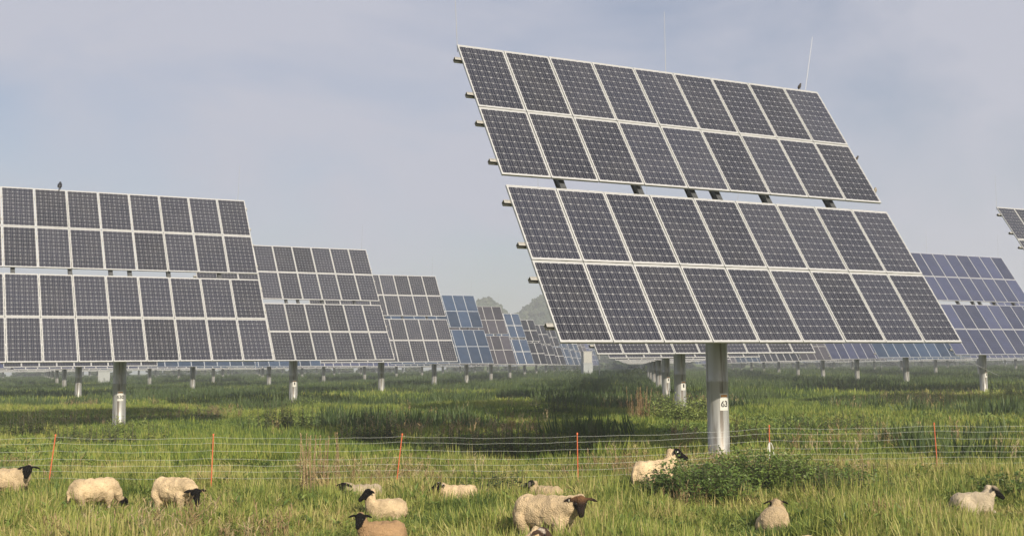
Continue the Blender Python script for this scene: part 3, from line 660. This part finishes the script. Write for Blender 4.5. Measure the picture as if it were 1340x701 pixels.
def instancer(name, pts, rots, scl, idx, collection, label, cat):
    me = bpy.data.meshes.new(name); me.from_pydata(pts.tolist(), [], [])
    for nm, ty, arr, key in (('rot', 'FLOAT_VECTOR', rots, 'vector'), ('scl', 'FLOAT_VECTOR', scl, 'vector'), ('vi', 'INT', idx, 'value')):
        a = me.attributes.new(nm, ty, 'POINT'); a.data.foreach_set(key, np.ascontiguousarray(arr).ravel())
    ob = obj(name, me, kind='stuff', label=label, cat=cat)
    g = bpy.data.node_groups.new(name, 'GeometryNodeTree')
    g.interface.new_socket('Geometry', in_out='INPUT', socket_type='NodeSocketGeometry'); g.interface.new_socket('Geometry', in_out='OUTPUT', socket_type='NodeSocketGeometry')
    gi, go = g.nodes.new('NodeGroupInput'), g.nodes.new('NodeGroupOutput'); ci = g.nodes.new('GeometryNodeCollectionInfo'); ip = g.nodes.new('GeometryNodeInstanceOnPoints')
    ci.inputs['Collection'].default_value = collection; ci.inputs['Separate Children'].default_value = True; ci.inputs['Reset Children'].default_value = True
    ip.inputs['Pick Instance'].default_value = True
    def na(nm, ty):
        q = g.nodes.new('GeometryNodeInputNamedAttribute'); q.data_type = ty; q.inputs['Name'].default_value = nm; return q.outputs['Attribute']
    lk = g.links.new
    lk(gi.outputs[0], ip.inputs['Points']); lk(ci.outputs[0], ip.inputs['Instance']); lk(na('vi', 'INT'), ip.inputs['Instance Index'])
    er = g.nodes.new('FunctionNodeEulerToRotation'); lk(na('rot', 'FLOAT_VECTOR'), er.inputs[0]); lk(er.outputs[0], ip.inputs['Rotation'])
    lk(na('scl', 'FLOAT_VECTOR'), ip.inputs['Scale']); lk(ip.outputs[0], go.inputs[0])
    md = ob.modifiers.new('scatter', 'NODES'); md.node_group = g
    return ob
def wedge(y0, y1, dens, mpx=130, extra=2.0):
    """random points over the ground seen between depths y0 and y1, with a margin to both sides"""
    n_ = int(dens*(y1-y0)*((y0+y1)/2*(1340+2*mpx)/F + 2*extra)); out = []
    y = rng.uniform(y0, y1, int(n_*2.2)); hw = y*(670+mpx)/F + extra; hm = y1*(670+mpx)/F + extra
    x = rng.uniform(-hm, hm, len(y)); k = np.abs(x) < hw; return x[k], y[k]
def fbm(x, y, s, seed):
    return np.array([mnoise.fractal(Vector((a*s+seed, b_*s, seed*.37)), .8, 2.0, 4) for a, b_ in zip(x, y)])
def scatter(name, x, y, coll_, s0, s1, label, cat='grass', hfac=None, tilt=.12):
    N = len(x); z = gz_np(x, y)
    rot = np.c_[rng.normal(0, tilt, N), rng.normal(0, tilt, N), rng.uniform(0, 6.283, N)]
    s = rng.uniform(s0, s1, N); zf = np.ones(N) if hfac is None else hfac
    return instancer(name, np.c_[x, y, z], rot, np.c_[s, s, s*zf], rng.integers(0, len(coll_.objects), N).astype(np.int32), coll_, label, cat)
# near: long rough grass
x, y = wedge(8.2, 22, 120, 160); nz_ = fbm(x, y, .55, 3.1)
hf = np.clip(.95 + .75*nz_, .5, 1.6)
for sx, sy, ly in SHEEP_POS:
    d = np.hypot(x-sx, y-sy); hf = hf*np.where(d < .95, (.85 if ly else .8) + (.15 if ly else .2)*np.clip((d-.45)/.5, 0, 1), 1)
    front = (np.abs(x-sx*y/sy) < .55) & (y < sy-.2) & (y > sy-2.6)
    hf = hf*np.where(front & ly, .88 if sy > 12 else .55, 1)
keep = np.ones(len(x), bool)
for sx, sy, ly in SHEEP_POS: keep &= np.hypot(x-sx, y-sy) > (.28 if ly else .0)
scatter('long_grass', x[keep], y[keep], C_near, .75, 1.35, 'long rough green and yellowish grass around the sheep', hfac=hf[keep])
x, y = wedge(8.5, 24, 16, 160); nz_ = fbm(x, y, .35, 9.7); k = (nz_ > .42) & (rng.random(len(x)) < .3)
for sx, sy, ly in SHEEP_POS: k &= np.hypot(x-sx, y-sy) > .8
scatter('dry_grass', x[k], y[k], C_stalk, .7, 1.25, 'dry tan grass stalks with seed heads among the green')
# middle and far meadow
x, y = wedge(22, 62, 34, 130, 3); nz_ = fbm(x, y, .16, 5.5)
scatter('meadow_grass', x, y, C_mid, .8, 1.5, 'green meadow grass beyond the fence', hfac=np.clip(1+.7*nz_, .55, 1.6))
x, y = wedge(21, 60, 5, 130, 3); nz_ = fbm(x, y, .14, 4.4); k = (nz_ > .40) & (rng.random(len(x)) < .3)
scatter('seeding_grass', x[k], y[k], C_stalk, 1.0, 1.6, 'pale seeding grass stalks beyond the fence')
x, y = wedge(21, 60, 6, 130, 3); nz_ = fbm(x, y, .2, 6.4); k = nz_ > .12
scatter('meadow_herbs', x[k], y[k], C_herb, .9, 1.8, 'low leafy herbs scattered through the meadow', 'herbs')
x, y = wedge(60, 150, 5.0, 120, 4); nz_ = fbm(x, y, .07, 2.2)
scatter('far_meadow_grass', x, y, C_far, .8, 1.5, 'green meadow grass under the farther trackers', hfac=np.clip(1+.8*nz_, .5, 1.7))
x, y = wedge(148, 345, .8, 100, 6)
scatter('distant_meadow_grass', x, y, C_dark, 1.6, 2.8, 'hazy distant grass at the end of the meadow')
x, y = wedge(20, 170, 4.2, 120, 4); nz_ = fbm(x, y, .085, 7.9); k = (nz_ > np.where(y < 55, .36, .24-.55*np.clip((y-55)/30, 0, 1))) & (rng.random(len(x)) < np.where(y < 50, .9, .8))
scatter('dark_rough_weeds', x[k], y[k], C_dark, .9, 1.9, 'patches of dark rough weeds in the meadow', 'weeds')

# ---------------------------------------------------------------- far woodland and hedges
def crown_mesh(k):
    sp = []; random.seed(100+k)
    bm = bmesh.new()
    for i in range(34):
        a = random.uniform(0, 6.28); r_ = random.uniform(0, 2.6); z = random.uniform(2.5, 9.5); rr = random.uniform(.7, 1.7)*(1 - abs(z-6)/9)
        bmesh.ops.create_icosphere(bm, subdivisions=2, radius=rr, matrix=Matrix.Translation((math.cos(a)*r_*(1-abs(z-6)/8), math.sin(a)*r_*(1-abs(z-6)/8), z)))
    for v_ in bm.verts:
        nn = mnoise.noise(v_.co*1.3)*.5 + mnoise.noise(v_.co*3.1)*.35; v_.co += v_.normal*nn
    bmesh.ops.create_cone(bm, segments=8, radius1=.35, radius2=.2, depth=5, cap_ends=True, matrix=Matrix.Translation((0, 0, 2.4)))
    me = bpy.data.meshes.new('leaf_crown%d' % k); bm.to_mesh(me); bm.free(); me.materials.append(M_crown); return me
C_tree = coll('crown', [crown_mesh(k) for k in range(6)])
pts, sc = [], []
for _ in range(5200):
    x, y = random.uniform(-45, 200), random.uniform(445, 560); h = hill_z(x, y)
    if h > 2.0 or (random.random() < .25 and x > 20): pts.append((x, y, h-.5)); sc.append(random.uniform(.38, .72))
pts = np.array(pts); sc = np.array(sc); N = len(pts)
instancer('woodland', pts, np.c_[np.zeros(N), np.zeros(N), rng.uniform(0, 6.28, N)], np.c_[sc*1.25, sc*1.25, sc*1.15], rng.integers(0, 6, N).astype(np.int32), C_tree, 'hazy wooded hill far behind the trackers', 'woodland')
x = rng.uniform(-260, 260, 420); y = 350 + rng.normal(0, 8, 420) + 10*np.sin(x*.05); s = rng.uniform(.18, .42, 420)
instancer('far_hedge', np.c_[x, y, np.full(420, -.4)], np.c_[np.zeros(420), np.zeros(420), rng.uniform(0, 6.28, 420)], np.c_[s*1.8, s*1.8, s], rng.integers(0, 6, 420).astype(np.int32), C_tree, 'hazy line of hedge bushes at the end of the meadow', 'hedge')

# ---------------------------------------------------------------- haze
q = MB(); q.box(-1500, 1500, -400, 1500, -1.2, 46)
hz = obj('haze', q.mesh('haze', []), kind='stuff')
m = bpy.data.materials.new('morning_haze'); m.use_nodes = True; n = m.node_tree; n.nodes.clear()
pv = n.nodes.new('ShaderNodeVolumePrincipled'); pv.inputs['Density'].default_value = .0014; pv.inputs['Color'].default_value = (.90, .92, .95, 1); pv.inputs['Anisotropy'].default_value = .1
oo = n.nodes.new('ShaderNodeOutputMaterial'); n.links.new(pv.outputs[0], oo.inputs['Volume'])
hz.data.materials.clear(); hz.data.materials.append(m)
